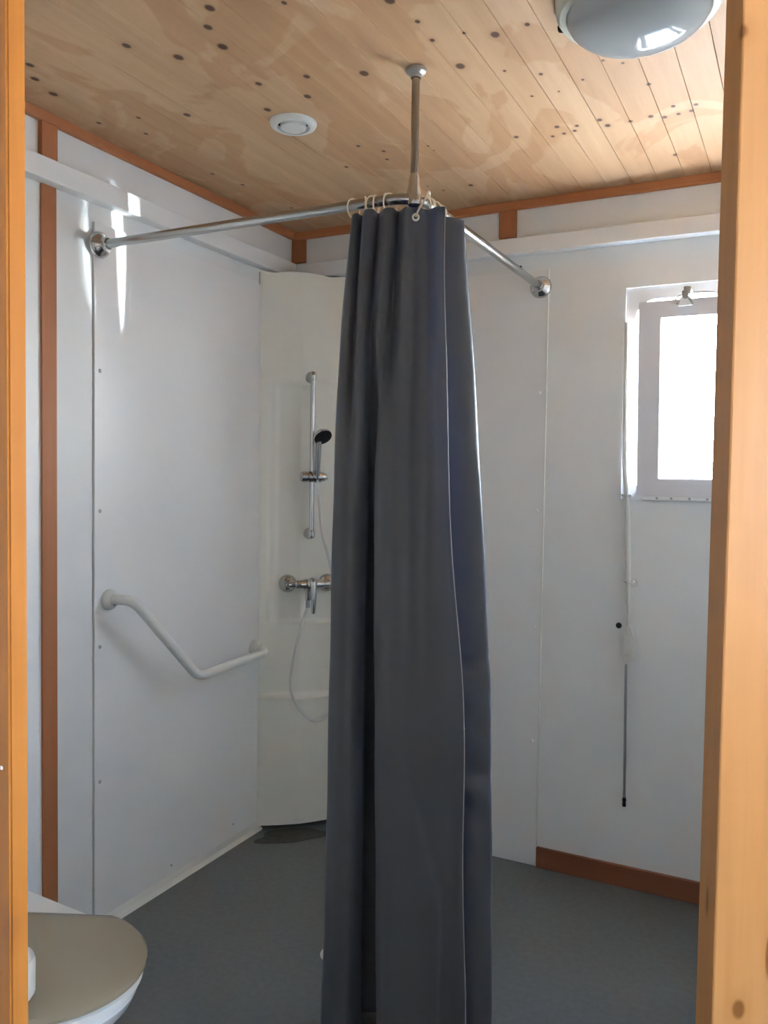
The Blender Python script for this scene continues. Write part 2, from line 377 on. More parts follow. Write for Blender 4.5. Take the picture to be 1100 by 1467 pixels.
# shower boards
sb = thing('shower_board', 'white shower wall board on the left wall under the grab bar', 'panel', (0, -.62, 0), 'white boards lining the shower')
obj('board', nb((.0006, -1.030, .002), (.007, -.19, 2.063), .001), M['panel'], sb)
obj('joint_line', nb((0, -1.0325, .002), (.0015, -1.030, 2.063)), M['joint'], sb)
for z in (1.643, 1.238, .44, .84):
    bm = nb(); lathe(bm, [(0, .003), (.004, .0025), (.0062, 0)], (.007, -1.010, z), (1, 0, 0), 12); obj('screw_cap', bm, M['cap'], sb, True)
for y, z in ((-.70, .06), (-.37, .075)):
    bm = nb(); lathe(bm, [(0, .003), (.003, .0025), (.0045, 0)], (.007, y, z), (1, 0, 0), 10); obj('screw_cap', bm, M['cap'], sb, True)
bm = nb((.007, -.237, 2.055), (.010, -.230, 2.100), .001); obj('edge_clip', bm, M['steel'], sb)
sb = thing('shower_board', 'white shower wall board on the back wall right of the curtain', 'panel', (.62, 0, 0), 'white boards lining the shower')
obj('board', nb((.20, -.007, .002), (1.034, -.0006, 2.060), .001), M['panel'], sb)
obj('edge_strip', nb((1.032, -.010, .002), (1.0365, 0, 2.060), .001), M['plastic'], sb)
for z in (2.005, 1.644, 1.24, .84, .44):
    bm = nb(); lathe(bm, [(0, .003), (.004, .0025), (.0058, 0)], (1.012, -.007, z), (0, -1, 0), 12); obj('screw_cap', bm, M['plastic'], sb, True)

# ------------------------------------------------------------------ corner shower column (moulded panel)
A = Vector((0, -.225, 0)); B = Vector((.240, 0, 0)); E = B-A; CN = Vector((.225, -.240, 0)).normalized()
def coff(u, z):
    o = 0.0
    # raised margin and sunk field of the upper part
    f = smooth(u, .10, .145)*(1-smooth(u, .90, .96))*smooth(z, .780, .800)*(1-smooth(z, 1.675 + .03*math.sin(PI*u), 1.70 + .03*math.sin(PI*u)))
    o -= .010*f
    f2 = smooth(u, .20, .25)*(1-smooth(u, .90, .96))*smooth(z, .780, .80)*(1-smooth(z, 1.665, 1.70))
    o -= .008*f2
    # shelf bowed outward, the body under it dying back to the floor
    bow = max(0, math.sin(PI*min(1, max(0, u))))**.7
    ledge = 1-smooth(z, .508, .522)
    o += ledge*bow*.050*(.25+.75*smooth(z, .02, .45))
    # soft vertical fold down the middle
    o += .012*max(0, 1-abs(u-.5)/.5)
    # edges turn back to the walls
    o *= smooth(u, 0, .05)*(1-smooth(u, .95, 1))
    return o
bm = nb(); NU = 56; zs = []
z = .016
while z < 2.104:
    zs.append(z); z += .006 if (.49 < z < .54 or .77 < z < .81 or 1.64 < z < 1.74) else .03
zs.append(2.106)
rows = []
for z in zs:
    r = []
    for i in range(NU+1):
        u = i/NU; p = A+E*u+CN*(coff(u, z)+.006*smooth(u, 0, .03)*(1-smooth(u, .97, 1)))
        zz = z
        if z > 2.1: zz = z + .004 - .0075*(math.exp(-((u-.16)/.11)**2)+math.exp(-((u-.82)/.11)**2))
        r.append(bm.verts.new((p.x, p.y, zz)))
    rows.append(r)
for a, b in zip(rows, rows[1:]):
    for i in range(NU): bm.faces.new((a[i], a[i+1], b[i+1], b[i]))
bk = [[bm.verts.new((v.co.x-CN.x*.004, v.co.y-CN.y*.004, v.co.z)) for v in rw] for rw in (rows[0], rows[-1])]
for fr, bb in ((rows[0], bk[0]), (rows[-1], bk[1])):
    for i in range(NU): bm.faces.new((fr[i], fr[i+1], bb[i+1], bb[i]))
cc = thing('shower_column', 'cream white moulded corner column carrying the shower fittings', 'shower column', (.08, -.08, 0))
obj('moulded_panel', bm, M['gel'], cc, True)
bm = nb(); prism(bm, [(.002, -.200), (.014, -.200), (.215, -.012), (.215, -.002), (.002, -.002)], .002, .018); obj('dark_recess_fill', bm, M['dark'], cc)  # near-black block paints the shade in the gap under the column
# dark mark on the floor in front of the column
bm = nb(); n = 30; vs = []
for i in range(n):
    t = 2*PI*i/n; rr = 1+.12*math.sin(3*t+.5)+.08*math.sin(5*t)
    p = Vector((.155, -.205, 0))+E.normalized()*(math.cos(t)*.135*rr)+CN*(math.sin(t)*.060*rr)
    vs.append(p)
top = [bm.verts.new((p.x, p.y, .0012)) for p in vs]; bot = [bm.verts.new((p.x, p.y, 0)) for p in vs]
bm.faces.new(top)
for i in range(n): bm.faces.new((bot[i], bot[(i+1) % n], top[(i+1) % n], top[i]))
tag(obj('floor_mark', bm, M['stain']), 'dark mark on the floor at the foot of the corner column', 'stain')

def onf(u, off, z): p = A+E*u+CN*off; return Vector((p.x, p.y, z))
TD = E.normalized()
# shower riser rail
U0 = .60
sr = thing('riser_rail', 'chrome shower riser rail with slider on the corner column', 'shower rail', tuple(onf(U0, 0, 1.135)))
bm = nb(); tube(bm, [onf(U0, .050, 1.125), onf(U0, .050, 1.725)], .0095, 16); obj('rail_tube', bm, M['chrome'], sr, True)
for z in (1.722, 1.130):
    bm = nb(); lathe(bm, [(0, 0), (.021, 0), (.023, .004), (.021, .012), (.014, .020), (.012, .040), (.012, .052), (.0, .056)], onf(U0, .004, z), CN, 24)
    lathe(bm, [(0, -.016), (.011, -.014), (.0135, -.008), (.0135, .010), (.010, .016), (0, .018)], onf(U0, .050, z), (0, 0, 1), 20)
    obj('rail_bracket', bm, M['chrome'], sr, True)
sl = nb(); c0 = onf(U0, .050, 1.346)
lathe(sl, [(r_*1.25, h_*1.05+.003) for r_, h_ in [(0, -.044), (.013, -.044), (.016, -.040), (.016, -.022), (.014, -.020), (.014, -.017), (.017, -.015), (.017, .028), (.014, .031), (.014, .034), (.012, .044), (0, .046)]], c0, TD, 24)
so = obj('slider', sl, M['chrome'], sr, True)
bm = nb(); tube(bm, [c0+TD*(-.010)+CN*.012+Vector((0, 0, .019)), c0+TD*(-.004)+CN*.019+Vector((0, 0, .008)), c0+TD*.006+CN*.019+Vector((0, 0, -.008)), c0+TD*.014+CN*.012+Vector((0, 0, -.020))], .0025, 8)
obj('slider_lever', bm, M['black'], so, True)
# hand shower resting in the slider
hb = Vector((.2000, -.1250, 1.340)); ht = Vector((.2150, -.1420, 1.478))
hs = thing('hand_shower', 'chrome hand shower with black face held in the slider', 'shower head', tuple(hb))
bm = nb(); tube(bm, [hb, hb+(ht-hb)*.15, hb+(ht-hb)*.5, hb+(ht-hb)*.85, ht], [.0085, .0095, .0105, .0115, .0125], 16); obj('handle', bm, M['chrome2'], hs, True)
fd = (Vector((.63, -.33, -.72))).normalized(); hc = Vector((.2300, -.1430, 1.500))
bm = nb(); lathe(bm, [(0, -.016), (.014, -.015), (.028, -.006), (.0345, .002), (.0350, .008), (.0335, .010), (0, .010)], hc, fd, 32); obj('head_shell', bm, M['chrome'], hs, True)
bm = nb(); lathe(bm, [(.0342, .0095), (.0342, .0125), (.031, .0145), (0, .0155)], hc, fd, 32); fo = obj('spray_face', bm, M['black'], hs, True)
bm = nb(); tube(bm, [c0+TD*.046, c0+TD*.055, hb+TD*0+Vector((0, 0, .004))], .0105, 12); obj('cradle', bm, M['chrome'], sr, True)
# hose
hp = [(.2000, -.1250, 1.334), (.2040, -.1220, 1.30), (.2150, -.1120, 1.146), (.2360, -.0950, 1.04), (.272, -.082, .86), (.288, -.088, .62), (.268, -.110, .475), (.217, -.148, .43), (.169, -.177, .471), (.136, -.188, .541), (.133, -.184, .618), (.152, -.160, .763), (.1690, -.1315, .858)]
bm = nb(); tube(bm, catmull(hp, 10), .0055, 10); tag(obj('shower_hose', bm, M['hose'], None, True), 'thin grey shower hose looping below the mixer tap', 'hose')
# mixer
mz = .940
mt_ = thing('shower_mixer', 'chrome two-inlet shower mixer tap on the corner column', 'tap', tuple(onf(.58, 0, mz)))
ue = []
for u in (.3535, .8185):
    bm = nb(); lathe(bm, [(0, 0), (.034, 0), (.0345, .004), (.032, .013), (.022, .022), (.014, .026), (.013, .050), (0, .052)], onf(u, .002, mz), CN, 32); obj('escutcheon', bm, M['chrome'], mt_, True)
    ue.append(onf(u, .045, mz))
bm = nb(); lathe(bm, [(0, -.080), (.012, -.080), (.0135, -.076), (.0135, -.055), (.016, -.052), (.0165, -.030), (.020, -.020), (.021, 0), (.020, .020), (.0165, .030), (.016, .052), (.0135, .055), (.0135, .076), (.012, .080), (0, .080)], onf(.586, .047, mz), TD, 28)
lathe(bm, [(0, -.060), (.010, -.060), (.0115, -.056), (.0115, -.030), (.016, -.014), (.018, 0)], onf(.570, .047, mz), (0, 0, 1), 24)
obj('mixer_body', bm, M['chrome'], mt_, True)
bm = nb(); lathe(bm, [(.020, 0), (.0205, .012), (.019, .026), (.012, .033), (0, .035)], onf(.60, .058, mz+.004), (CN+Vector((0, 0, .25))).normalized(), 28)
l0 = onf(.60, .090, mz+.010); l2 = Vector((.2130, -.1650, .838)); l1 = l0*.55+l2*.45+CN*.012
tube(bm, catmull([l0+Vector((0, 0, .008)), l0+CN*.006, l1, l2], 6), [.013]*6+[.013-.0055*i/12 for i in range(13)], 14)
obj('mixer_lever', bm, M['chrome'], mt_, True)
bm = nb(); tube(bm, [(.1690, -.1315, .852), (.1690, -.1312, .884)], .0085, 12); obj('hose_nut', bm, M['steel'], mt_, True)

# ------------------------------------------------------------------ white angled grab bar on the left wall
gb = thing('grab_bar', 'white angled grab bar fixed to the left shower board', 'grab bar', (.007, -.66, .69))
pts = bend([(.010, -.975, .976), (.100, -.972, .980), (.100, -.682, .694), (.100, -.300, .706), (.010, -.252, .705)], .040, 8)
# keep the middle bend tighter
bm = nb(); tube(bm, pts, .0155, 18); obj('bar', bm, M['plastic'], gb, True)
for y, z in ((-.977, .976), (-.252, .703)):
    bm = nb(); lathe(bm, [(0, 0), (.030, 0), (.031, .004), (.029, .012), (.021, .019), (.017, .022), (.0165, .030)], (.007, y, z), (1, 0, 0), 28); obj('flange', bm, M['plastic'], gb, True)

# ------------------------------------------------------------------ curtain rail
RY, RX, RZ = -1.015, 1.010, 2.000
rl = thing('curtain_rail', 'chrome L-shaped shower curtain rail hung from the ceiling', 'curtain rail', (RX, RY, RZ))
bm = nb(); tube(bm, bend([(.008, RY, RZ), (RX, RY, RZ), (RX, -.008, RZ)], .085, 14), .0125, 20); ro = obj('rail_tube', bm, M['chrome2'], rl, True)
for o_, a_ in (((.007, RY, RZ), (1, 0, 0)), ((RX, -.007, RZ), (0, -1, 0))):
    bm = nb(); lathe(bm, [(0, 0), (.036, 0), (.0375, .004), (.036, .010), (.029, .017), (.021, .022), (.0175, .026), (.0165, .038), (.013, .040)], o_, a_, 36); obj('wall_flange', bm, M['chrome'], rl, True)
sx, sy = .992, -.994
bm = nb(); tube(bm, [(sx, sy, RZ+.045), (sx, sy, H-.004)], .0095, 16); obj('drop_rod', bm, M['chrome3'], rl, True)
bm = nb(); lathe(bm, [(0, 0), (.024, 0), (.025, .003), (.023, .009), (.014, .014), (.012, .022)], (sx, sy, H), (0, 0, -1), 28); obj('ceiling_flange', bm, M['steel'], rl, True)
bm = nb(); lathe(bm, [(0, .060), (.011, .058), (.013, .045), (.014, .030), (.017, .018), (.018, 0), (.017, -.014), (.010, -.019), (0, -.020)], (sx, sy, RZ), (0, 0, 1), 24)
obj('rod_clamp', bm, M['chrome'], rl, True)
bm = nb(); lathe(bm, [(0, .005), (.004, .004), (.005, 0)], (RX+.004, -.250, RZ+.0118), (.3, 0, 1), 10); obj('set_screw', bm, M['black'], rl, True)

# ------------------------------------------------------------------ shower curtain
CO = Vector((1.0, -1.0, 0)); CR = Vector((.906, .423, 0)); CD = Vector((-.423, .906, 0))
#   each row: height, then (lateral, depth) of the folds from the front hem round the back to the other hem
KF = [
 (1.968, [(.068,-.040),(.045,-.044),(.020,-.026),(-.002,-.036),(-.022,-.044),(-.040,-.008),(-.052,-.030),(-.072,-.034),(-.088,.006),(-.100,-.022),(-.118,-.024),(-.128,.026),(-.138,.008),(-.150,.014),(-.150,.050),(-.100,.058),(-.030,.046),(.040,.030),(.086,.036),(.112,.052),(.116,.074)]),
 (1.680, [(.074,-.044),(.046,-.048),(.016,-.032),(-.010,-.036),(-.034,-.042),(-.056,-.014),(-.070,-.030),(-.086,-.032),(-.102,.006),(-.114,-.018),(-.132,-.018),(-.142,.024),(-.156,.008),(-.173,.016),(-.171,.052),(-.110,.060),(-.030,.050),(.050,.030),(.104,.030),(.136,.046),(.142,.066)]),
 (1.350, [(.084,-.050),(.050,-.052),(.014,-.042),(-.018,-.038),(-.046,-.042),(-.072,-.042),(-.086,-.022),(-.070,.050),(-.102,.058),(-.113,.004),(-.132,-.020),(-.150,-.010),(-.168,-.004),(-.186,.018),(-.180,.056),(-.120,.064),(-.030,.056),(.060,.030),(.126,.022),(.160,.034),(.166,.054)]),
 (.900,  [(.122,-.056),(.075,-.060),(.030,-.054),(-.008,-.050),(-.040,-.052),(-.068,-.054),(-.080,-.026),(-.040,.090),(-.106,.100),(-.113,.012),(-.132,-.030),(-.152,-.024),(-.172,-.016),(-.191,.010),(-.184,.070),(-.130,.125),(-.030,.115),(.070,.020),(.140,.000),(.186,.006),(.194,.028)]),
 (.430,  [(.136,-.060),(.090,-.066),(.046,-.066),(.004,-.064),(-.030,-.066),(-.060,-.070),(-.068,-.036),(-.015,.090),(-.104,.105),(-.110,.008),(-.130,-.044),(-.154,-.040),(-.176,-.032),(-.194,-.004),(-.186,.062),(-.130,.130),(-.010,.118),(.080,.012),(.152,-.022),(.198,-.018),(.206,.006)]),
 (.012,  [(.143,-.074),(.098,-.082),(.052,-.084),(.008,-.082),(-.028,-.086),(-.056,-.092),(-.060,-.056),(-.010,.030),(-.100,.045),(-.106,-.012),(-.130,-.060),(-.156,-.058),(-.180,-.050),(-.199,-.024),(-.190,.036),(-.130,.070),(-.010,.060),(.084,-.004),(.160,-.044),(.204,-.038),(.212,-.014)]),
]
ZN = 110; SUBD = 9
kz = [k_[0] for k_ in KF]
def row_at(z):
    i = 0
    while i < len(kz)-2 and z < kz[i+1]: i += 1
    i = max(0, min(len(kz)-2, i)); t = (kz[i]-z)/(kz[i]-kz[i+1])
    g_ = lambda j: KF[max(0, min(len(KF)-1, j))][1]
    r = []
    for q in range(len(KF[0][1])):
        p0, p1, p2, p3 = [Vector((*g_(j)[q], 0)) for j in (i-1, i, i+1, i+2)]
        r.append(.5*((2*p1)+(-p0+p2)*t+(2*p0-5*p1+4*p2-p3)*t*t+(-p0+3*p1-3*p2+p3)*t**3))
    return catmull(r, SUBD)
bm = nb(); crow = []; npt = len(KF[0][1])
for j in range(ZN+1):
    z = 1.968-(1.968-.012)*j/ZN
    r = row_at(z); vs = []
    for i, p in enumerate(r):
        lat, dep = p.x, p.y; s = i/(len(r)-1)
        # slanting drag line in the lower half of the front panel
        if s < .30:
            lx = -.012+(.085+.012)*max(0, min(1, (.70-z)/.34))
            on = smooth(.74-z, 0, .12)
            dep += on*(.016*smooth(lat, lx-.012, lx+.004)-.006) * (1-smooth(lat, .10, .14))
        # small cross creases on the right flap
        if s > .80:
            dep += .014*math.exp(-((z-.905-(lat-.15)*.25)/.010)**2) - .012*math.exp(-((z-.86)/.03)**2) + .006*math.exp(-((z-.64)/.012)**2)
            dep += .0035*math.sin(z*60+lat*40)*smooth(.95-z, 0, .1)*smooth(z, .3, .5)
        if s < .30: dep += .0045*math.sin(lat*150+z*1.2+.6)*smooth(z, .7, 1.6)*(1-smooth(lat, .03, .06))
        if s > .05: lat += .0008*math.sin(z*17+i*.25)
        if s < .02: lat += .003*math.sin(z*9+1)
        zz = z
        if j == 0: zz = z - .003*math.sin(i*.12)**2
        q = CO+CR*lat+CD*dep; vs.append(bm.verts.new((q.x, q.y, zz)))
    crow.append(vs)
for a, b in zip(crow, crow[1:]):
    for i in range(len(a)-1): bm.faces.new((a[i], a[i+1], b[i+1], b[i]))
edgeA = [r[0].co.copy() for r in crow]; edgeB = [r[-1].co.copy() for r in crow]; topv = [v.co.copy() for v in crow[0]]
hb_ = nb(); hb2 = nb()
cu = thing('shower_curtain', 'dark charcoal blue shower curtain bunched at the corner of the rail', 'curtain', (1.0, -1.0, 0.012))
co = obj('cloth', bm, M['cloth'], cu, True)
sd = co.modifiers.new('thickness', 'SOLIDIFY'); sd.thickness = .0012
for f in co.data.polygons: f.use_smooth = True
for at in list(co.data.attributes):
    if at.name == 'sharp_edge': co.data.attributes.remove(at)
for nm, ed in (('hem', edgeA), ('hem', edgeB)):
    b2 = nb(); tube(b2, ed, .0011, 6); obj(nm, b2, M['hem'], cu, True)
# curtain rings: cream plastic loops over the rail, each through an eyelet of the curtain
def railpt(s):
    """point on the rail, s<0 along the left leg, s>0 along the right leg"""
    R_ = .085; arc = R_*PI/4
    if s < -arc: return Vector((RX-R_-(-s-arc), RY, RZ)), Vector((1, 0, 0))
    if s > arc: return Vector((RX, RY+R_+(s-arc), RZ)), Vector((0, 1, 0))
    t = s/R_+PI/4; c_ = Vector((RX-R_, RY+R_, RZ)); return c_+Vector((math.sin(t), -math.cos(t), 0))*R_, Vector((math.cos(t), math.sin(t), 0))
ringpos = [(-.150, .3), (-.118, -.5), (-.098, .4), (-.090, -.2), (-.062, -.1), (-.052, .6), (.030, -.5), (.050, .3), (.066, .7), (.082, .2), (.105, -.2)]
names = ['first curtain ring from the left', 'second curtain ring from the left', 'third curtain ring from the left', 'fourth curtain ring from the left', 'fifth curtain ring from the left', 'sixth curtain ring from the left',
         'slanting curtain ring just right of the drop rod', 'second curtain ring right of the drop rod', 'third curtain ring right of the drop rod', 'fourth curtain ring right of the drop rod', 'curtain ring furthest right at the top of the dark curtain']
for (s, tw), nm in zip(ringpos, names):
    P, T = railpt(s); side = Vector((0, 0, 1)).cross(T)
    # swing each loop round the rail a little
    ax = (side*math.cos(tw)+T*math.sin(tw)).normalized(); rr = .0225
    c_ = P+Vector((0, 0, -.0085))
    bm = nb(); loop = [c_+(ax*math.cos(2*PI*k/24)*rr*.92+Vector((0, 0, 1))*math.sin(2*PI*k/24)*rr*1.05) for k in range(24)]
    tube(bm, loop, .0019, 8, closed=True)
    tag(obj('curtain_ring', bm, M['cream'], None, True), 'cream plastic ' + nm, 'curtain ring', 'cream rings carrying the curtain')
# the slanting hook in front and its eyelet in the cloth
q = CO+CR*.000+CD*(-.036)
ex, ey = q.x, q.y
bm = nb(); th = [Vector((ex, ey, 1.944))+ (CR*math.cos(2*PI*k/20)+Vector((0, 0, 1))*math.sin(2*PI*k/20))*.0068 - CD*.003 for k in range(20)]
tube(bm, th, .0024, 8, closed=True); obj('eyelet', bm, M['plastic'], cu, True)
P, T = railpt(.012)
bm = nb(); hk = [Vector((ex, ey, 1.944))-CD*.0065, Vector((ex, ey, 1.958))-CD*.009+CR*.006, P-CD*.026+CR*.018+Vector((0, 0, -.006)), P-CD*.012+CR*.028+Vector((0, 0, .017)), P+CD*.010+CR*.030+Vector((0, 0, .018)), P+CD*.022+CR*.028+Vector((0, 0, -.004))]
tube(bm, catmull(hk, 6), .0022, 8); tag(obj('curtain_ring', bm, M['cream'], None, True), 'cream hook slanting down into the white eyelet at the curtain front', 'curtain ring', 'cream rings carrying the curtain')

# ------------------------------------------------------------------ window
wd = thing('window_1', 'small white tilting window high on the back wall', 'window', (1.556, .03, WZ0), kind='structure')
def rrect(x0, x1, z0, z1, r, n=8):
    out = []
    for cx, cz, a0 in ((x1-r, z1-r, 0), (x0+r, z1-r, PI/2), (x0+r, z0+r, PI), (x1-r, z0+r, 1.5*PI)):
        for k in range(n+1): t = a0+PI/2*k/n; out.append((cx+r*math.cos(t), cz+r*math.sin(t)))
    return out
def ring(bm, outer, inner, y0, y1):
    n = len(outer); L = [[bm.verts.new((p[0], y, p[1])) for p in poly] for poly, y in ((outer, y0), (inner, y0), (inner, y1), (outer, y1))]
    for a in range(4):
        A_, B_ = L[a], L[(a+1) % 4]
        for i in range(n): bm.faces.new((A_[i], A_[(i+1) % n], B_[(i+1) % n], B_[i]))
    return bm
bm = nb(); ring(bm, rrect(WX0-.004, WX1+.004, WZ0-.004, WZ1+.004, .006), rrect(1.320, 1.792, 1.312, 1.934, .066), .0125, .160); obj('window_frame', bm, M['winw'], wd)
# sash hinged along its foot and leaning in at the top
SX0, SX1, SZ0, SZ1 = 1.3445, 1.768, 1.302, 1.914
TILT = math.radians(4.2)
mtl = Matrix.Translation((0, .006, SZ0)) @ Matrix.Rotation(TILT, 4, 'X') @ Matrix.Translation((0, -.006, -SZ0))
bm = nb(); ring(bm, rrect(SX0, SX1, SZ0, SZ1, .004, 3), rrect(1.412, 1.702, 1.357, 1.862, .004, 3), -.020, .010)
bmesh.ops.transform(bm, matrix=mtl, verts=bm.verts[:]); ss = obj('sash', bm, M['sash'], wd)
bm = nb(); ring(bm, rrect(SX0+.001, SX1-.001, SZ0+.001, SZ1-.001, .004, 3), rrect(1.411, 1.703, 1.356, 1.863, .004, 3), .0102, .0135); bmesh.ops.transform(bm, matrix=mtl, verts=bm.verts[:]); obj('sash_light_mask', bm, M['black'], ss)  # black backing added to cut bounce light onto the window frame
bm = nb((1.408, -.006, 1.353), (1.706, -.003, 1.866)); bmesh.ops.transform(bm, matrix=mtl, verts=bm.verts[:]); obj('pane', bm, M['pane'], ss)
bm = nb((1.36, -.020, 1.286), (1.76, -.004, 1.300), .003); ho = obj('hinge', bm, M['winw'], wd)
for x in (1.408, 1.452, 1.507, 1.56, 1.61, 1.66, 1.71):
    bm = nb(); lathe(bm, [(0, .003), (.003, .002), (.004, 0)], (x, -.020, 1.293), (0, -1, 0), 10); obj('hinge_screw', bm, M['steel'], ho, True)
# latch and scissor arm at the top of the sash
lt = nb(); ytop = -.020-math.sin(TILT)*(SZ1-SZ0)
box(lt, (1.474, ytop-.012, 1.905), (1.494, .010, 1.935), .003); box(lt, (1.478, ytop-.006, 1.925), (1.500, .016, 1.948), .003)
tube(lt, [(1.444, .002, 1.922), (1.456, -.006, 1.932), (1.484, -.012, 1.936)], .004, 8); tube(lt, [(1.490, -.012, 1.938), (1.530, -.008, 1.939), (1.560, -.002, 1.936), (1.566, .010, 1.930)], .004, 8)
tube(lt, [(1.476, ytop-.010, 1.912), (1.462, ytop-.012, 1.892)], .0045, 8); tube(lt, [(1.492, ytop-.010, 1.912), (1.508, ytop-.012, 1.892)], .0045, 8)
ol = obj('latch', lt, M['steel'], wd, True)
bm = nb(); prism(bm, [(1.464, 1.888), (1.506, 1.888), (1.494, 1.908), (1.476, 1.908)], ytop-.014, ytop-.004, axis=1); obj('keeper', bm, M['winw'], wd)

# hand-operated opener rod beside the window
op = thing('window_opener', 'white window opener rod with crank handle hanging down the back wall', 'window opener', (1.33, 0, .27))
bm = nb(); tube(bm, [(1.299, -.010, 1.86), (1.304, -.014, 1.4), (1.318, -.020, 1.25), (1.333, -.020, .845)], .0085, 12); obj('rod', bm, M['offwhite'], op, True)
for z in (1.30, 1.018):
    bm = nb(); xr = 1.315 if z > 1.2 else 1.328
    tube(bm, [(xr-.012, 0, z), (xr-.012, -.030, z), (xr+.012, -.030, z), (xr+.012, 0, z)], .005, 8)
    if z < 1.2: tube(bm, [Vector((xr+.020, -.026, z))+Vector((math.cos(2*PI*k/16)*.011, 0, math.sin(2*PI*k/16)*.011)) for k in range(16)], .0025, 6, closed=True)
    obj('guide_clip', bm, M['offwhite'], op, True)
bm = nb(); prism(bm, [(1.322, .872), (1.336, .878), (1.352, .838), (1.353, .760), (1.322, .748), (1.317, .775), (1.335, .782), (1.337, .828)], -.034, -.006, axis=1); obj('crank_housing', bm, M['offwhite'], op)
bm = nb(); prism(bm, [(1.318, .868), (1.3335, .840), (1.336, .785), (1.318, .778)], -.030, -.002, axis=1); obj('back_plate', bm, M['plastic'], op)
bm = nb(); lathe(bm, [(0, .012), (.008, .010), (.010, .004), (.008, 0)], (1.300, -.018, .873), (0, -1, 0), 14); tube(bm, [(1.300, 0, .873), (1.300, -.024, .873)], .004, 8); obj('pivot_knob', bm, M['black'], op, True)
bm = nb(); tube(bm, [(1.326, -.020, .755), (1.331, -.016, .30)], .0042, 10); obj('crank_rod', bm, M['steel'], op, True)
bm = nb(); lathe(bm, [(0, -.016), (.005, -.014), (.0065, -.008), (.0045, 0), (.0065, .006), (.005, .016), (0, .017)], (1.331, -.016, .288), (0, 0, 1), 12); obj('crank_tip', bm, M['black'], op, True)

# ------------------------------------------------------------------ ceiling lamp and vent
LC = Vector((1.512, -1.085, H))
lp = thing('ceiling_lamp', 'round grey domed bulkhead lamp on the pine ceiling', 'lamp', tuple(LC))
bm = nb(); lathe(bm, [(0, 0), (.158, 0), (.160, .006), (.157, .030), (.150, .040), (.138, .043), (.136, .036), (0, .034)], LC, (0, 0, -1), 56); obj('lamp_base', bm, M['lampbase'], lp, True)
bm = nb(); prof = [(.137*math.cos(t*PI/2/14), .036+.064*math.sin(t*PI/2/14)) for t in range(15)]; prof[-1] = (0, .100)
lathe(bm, prof, LC, (0, 0, -1), 56); obj('lamp_dome', bm, M['glassgrey'], lp, True)
bm = nb(); lathe(bm, [(0, .012), (.007, .011), (.009, .006), (.009, 0)], LC+Vector((-.155, .030, -.018)), (-1, .2, 0), 12); obj('cover_clip', bm, M['dark'], lp, True)
VC = Vector((.569, -.867, H))
vt = thing('ceiling_vent', 'round white extractor vent set in the ceiling boards', 'vent', tuple(VC))
bm = nb(); lathe(bm, [(.043, .002), (.044, .013), (.052, .014), (.061, .009), (.064, .002), (.064, 0), (.043, 0)], VC, (0, 0, -1), 40); obj('vent_ring', bm, M['plastic'], vt, True)
bm = nb(); lathe(bm, [(0, .0012), (.0435, .0012), (.0435, 0)], VC, (0, 0, -1), 32); obj('vent_throat', bm, M['dark'], vt, True)
bm = nb(); lathe(bm, [(0, .004), (.034, .004), (.035, .008), (.034, .015), (.030, .017), (0, .017)], VC, (0, 0, -1), 36); obj('vent_disc', bm, M['plastic'], vt, True)
for a in (.5, 2.6, 4.7):
    bm = nb(); d_ = Vector((math.cos(a), math.sin(a), 0)); tube(bm, [VC+d_*.030+Vector((0, 0, -.010)), VC+d_*.046+Vector((0, 0, -.010))], .0022, 6); obj('vent_spoke', bm, M['plastic'], vt, True)

# ------------------------------------------------------------------ floor drain behind the curtain foot
dn = thing('floor_drain', 'round pale floor drain half hidden behind the curtain', 'drain', (.700, -.790, 0))
bm = nb(); lathe(bm, [(0, .004), (.040, .004), (.046, .005), (.052, .003), (.055, 0)], (.700, -.790, 0), (0, 0, 1), 36); obj('drain_ring', bm, M['plastic'], dn, True)
for k in range(8):
    a = 2*PI*k/8; d_ = Vector((math.cos(a), math.sin(a), 0)); c_ = Vector((.700, -.790, .0045)); t_ = Vector((-d_.y, d_.x, 0))
    bm = nb(); tube(bm, [c_+d_*.018, c_+d_*.034], .0018, 6); obj('drain_slot', bm, M['dark'], dn)

# ------------------------------------------------------------------ toilet
TY = -1.712
tl_ = thing('toilet', 'white toilet with closed ivory lid behind the left door post', 'toilet', (.40, TY, 0))
def egg(xr, xf, w, n=40, back=.80, nx=.56):
    """plan outline of a seat: rounded front, gently narrowed square back"""
    out = []
    for k in range(n+1):
        t = -PI/2+PI*k/n; out.append((nx+(xf-nx)*math.cos(t), TY+w*math.sin(t)))
    out += [(xr+.05, TY+w*(back+.10)), (xr+.012, TY+w*back), (xr, TY+w*(back-.08)), (xr, TY-w*(back-.08)), (xr+.012, TY-w*back), (xr+.05, TY-w*(back+.10))]
    return out
def loft(bm, secs, captop=True):
    L = [[bm.verts.new((p[0], p[1], z)) for p in poly] for poly, z in secs]; n = len(L[0])
    for a, b in zip(L, L[1:]):
        for i in range(n): bm.faces.new((a[i], a[(i+1) % n], b[(i+1) % n], b[i]))
    bm.faces.new(L[0][::-1])
    if captop: bm.faces.new(L[-1])
    return bm
bm = nb(); loft(bm, [(egg(.10, .56, .105, back=.9, nx=.46), 0), (egg(.10, .56, .100, back=.9, nx=.46), .08), (egg(.08, .60, .110, back=.9, nx=.48), .20), (egg(.05, .70, .150, back=.95, nx=.53), .30), (egg(.03, .755, .168, back=1.0), .36), (egg(.03, .768, .171, back=1.0), .385), (egg(.03, .765, .169, back=1.0), .398)])
obj('bowl', bm, M['ceramic'], tl_, True)
bm = nb(); loft(bm, [(egg(.20, .770, .174, back=1.0), .400), (egg(.195, .777, .178, back=1.0), .404), (egg(.195, .777, .178, back=1.0), .414), (egg(.20, .771, .174, back=1.0), .418)]); obj('seat', bm, M['plastic'], tl_, True)
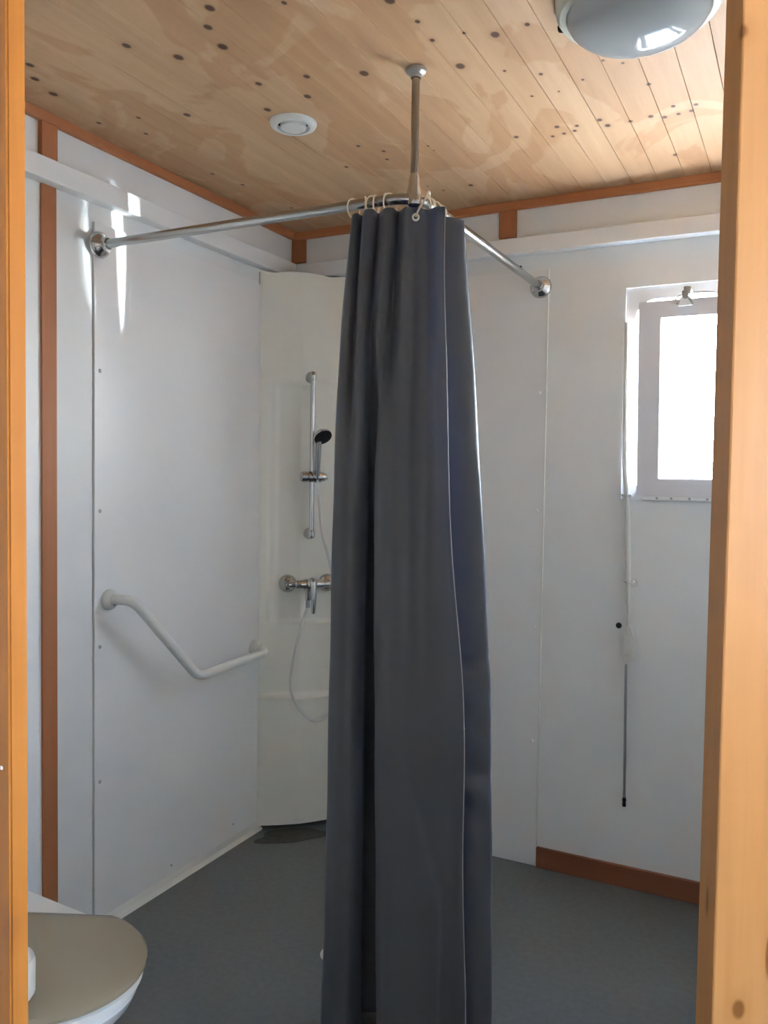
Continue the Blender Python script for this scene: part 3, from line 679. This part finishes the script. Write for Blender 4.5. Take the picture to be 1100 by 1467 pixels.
LB = dict(back=.04, nx=.585)
secs = [(egg(.20, .773, .174, **LB), .420), (egg(.196, .781, .180, **LB), .424), (egg(.196, .781, .180, **LB), .430), (egg(.20, .775, .175, **LB), .436)]
for i in range(1, 8):
    s_ = 1-i/8; secs.append(([(.50+(x-.50)*s_, TY+(y-TY)*s_) for x, y in egg(.20, .770, .170, **LB)], .436+.012*math.sqrt(1-s_*s_)))
bm = nb(); loft(bm, secs); obj('lid', bm, M['lid'], tl_, True)
bm = nb((.035, TY-.16, .398), (.195, TY+.166, .432), .010); obj('rear_deck', bm, M['ceramic'], tl_)
bm = nb((.017, TY-.185, .432), (.170, TY+.10, .78), .02); ci = obj('cistern', bm, M['ceramic'], tl_)
bm = nb((.012, TY-.192, .78), (.176, TY+.107, .80), .006); obj('cistern_lid', bm, M['ceramic'], tl_)
for s_ in (-1, 1):
    bm = nb(); tube(bm, [(.205, TY+s_*.075-.02, .436), (.205, TY+s_*.075+.02, .436)], .011, 12); obj('hinge', bm, M['plastic'], tl_, True)
RC = Vector((.638, -1.840, .4485))
tr_ = thing('toilet_roll', 'white toilet paper roll standing on the toilet lid at the left door post', 'toilet roll', tuple(RC))
bm = nb(); lathe(bm, [(.020, .002), (.047, 0), (.051, .006), (.0515, .058), (.049, .066), (.044, .069), (.020, .068), (.020, .002)], RC, (0, 0, 1), 32); obj('paper', bm, M['paper'], tr_, True)
bm = nb(); lathe(bm, [(.0195, .001), (.0195, .068), (.018, .068), (.018, .001), (.0195, .001)], RC, (0, 0, 1), 24); obj('core', bm, M['card'], tr_, True)

# ------------------------------------------------------------------ outside: unseen lobby added to limit light at the door, ground all round
tag(obj('unseen_lobby_ceiling', nb((-.1, -4.4, H+.1), (5.7, -1.7, H+.2)), M['roof']), 'unseen white ceiling of the added lobby, extended to keep the sun out', 'ceiling', kind='structure')
tag(obj('unseen_lobby_wall', nb((-.1, -4.3, 0), (0, -3.0, H+.1)), M['roof']), 'unseen white lobby wall added left of the viewer to limit door light', 'wall', kind='structure')
tag(obj('unseen_lobby_wall', nb((-.1, -4.4, 0), (4.2, -4.3, H+.1)), M['roof']), 'unseen white lobby wall added behind the viewer to limit door light', 'wall', kind='structure')
bm = nb((4.2, -2.65, 0), (4.3, -1.73, H+.1)); box(bm, (4.2, -4.4, 0), (4.3, -3.25, H+.1)); box(bm, (4.2, -3.25, 1.85), (4.3, -2.65, H+.1)); box(bm, (4.2, -3.25, 0), (4.3, -2.65, 1.15)); box(bm, (XR+.1, -1.83, 0), (4.2, -1.73, H+.1))
tag(obj('unseen_lobby_wall', bm, M['roof']), 'unseen white lobby wall added right of the viewer, opening sized for the door light', 'wall', kind='structure')
tag(obj('ground', nb((-40, -40, -.30), (40, 40, -.12)), M['ground']), 'pale sunlit gravel outside the window', 'ground', kind='structure')
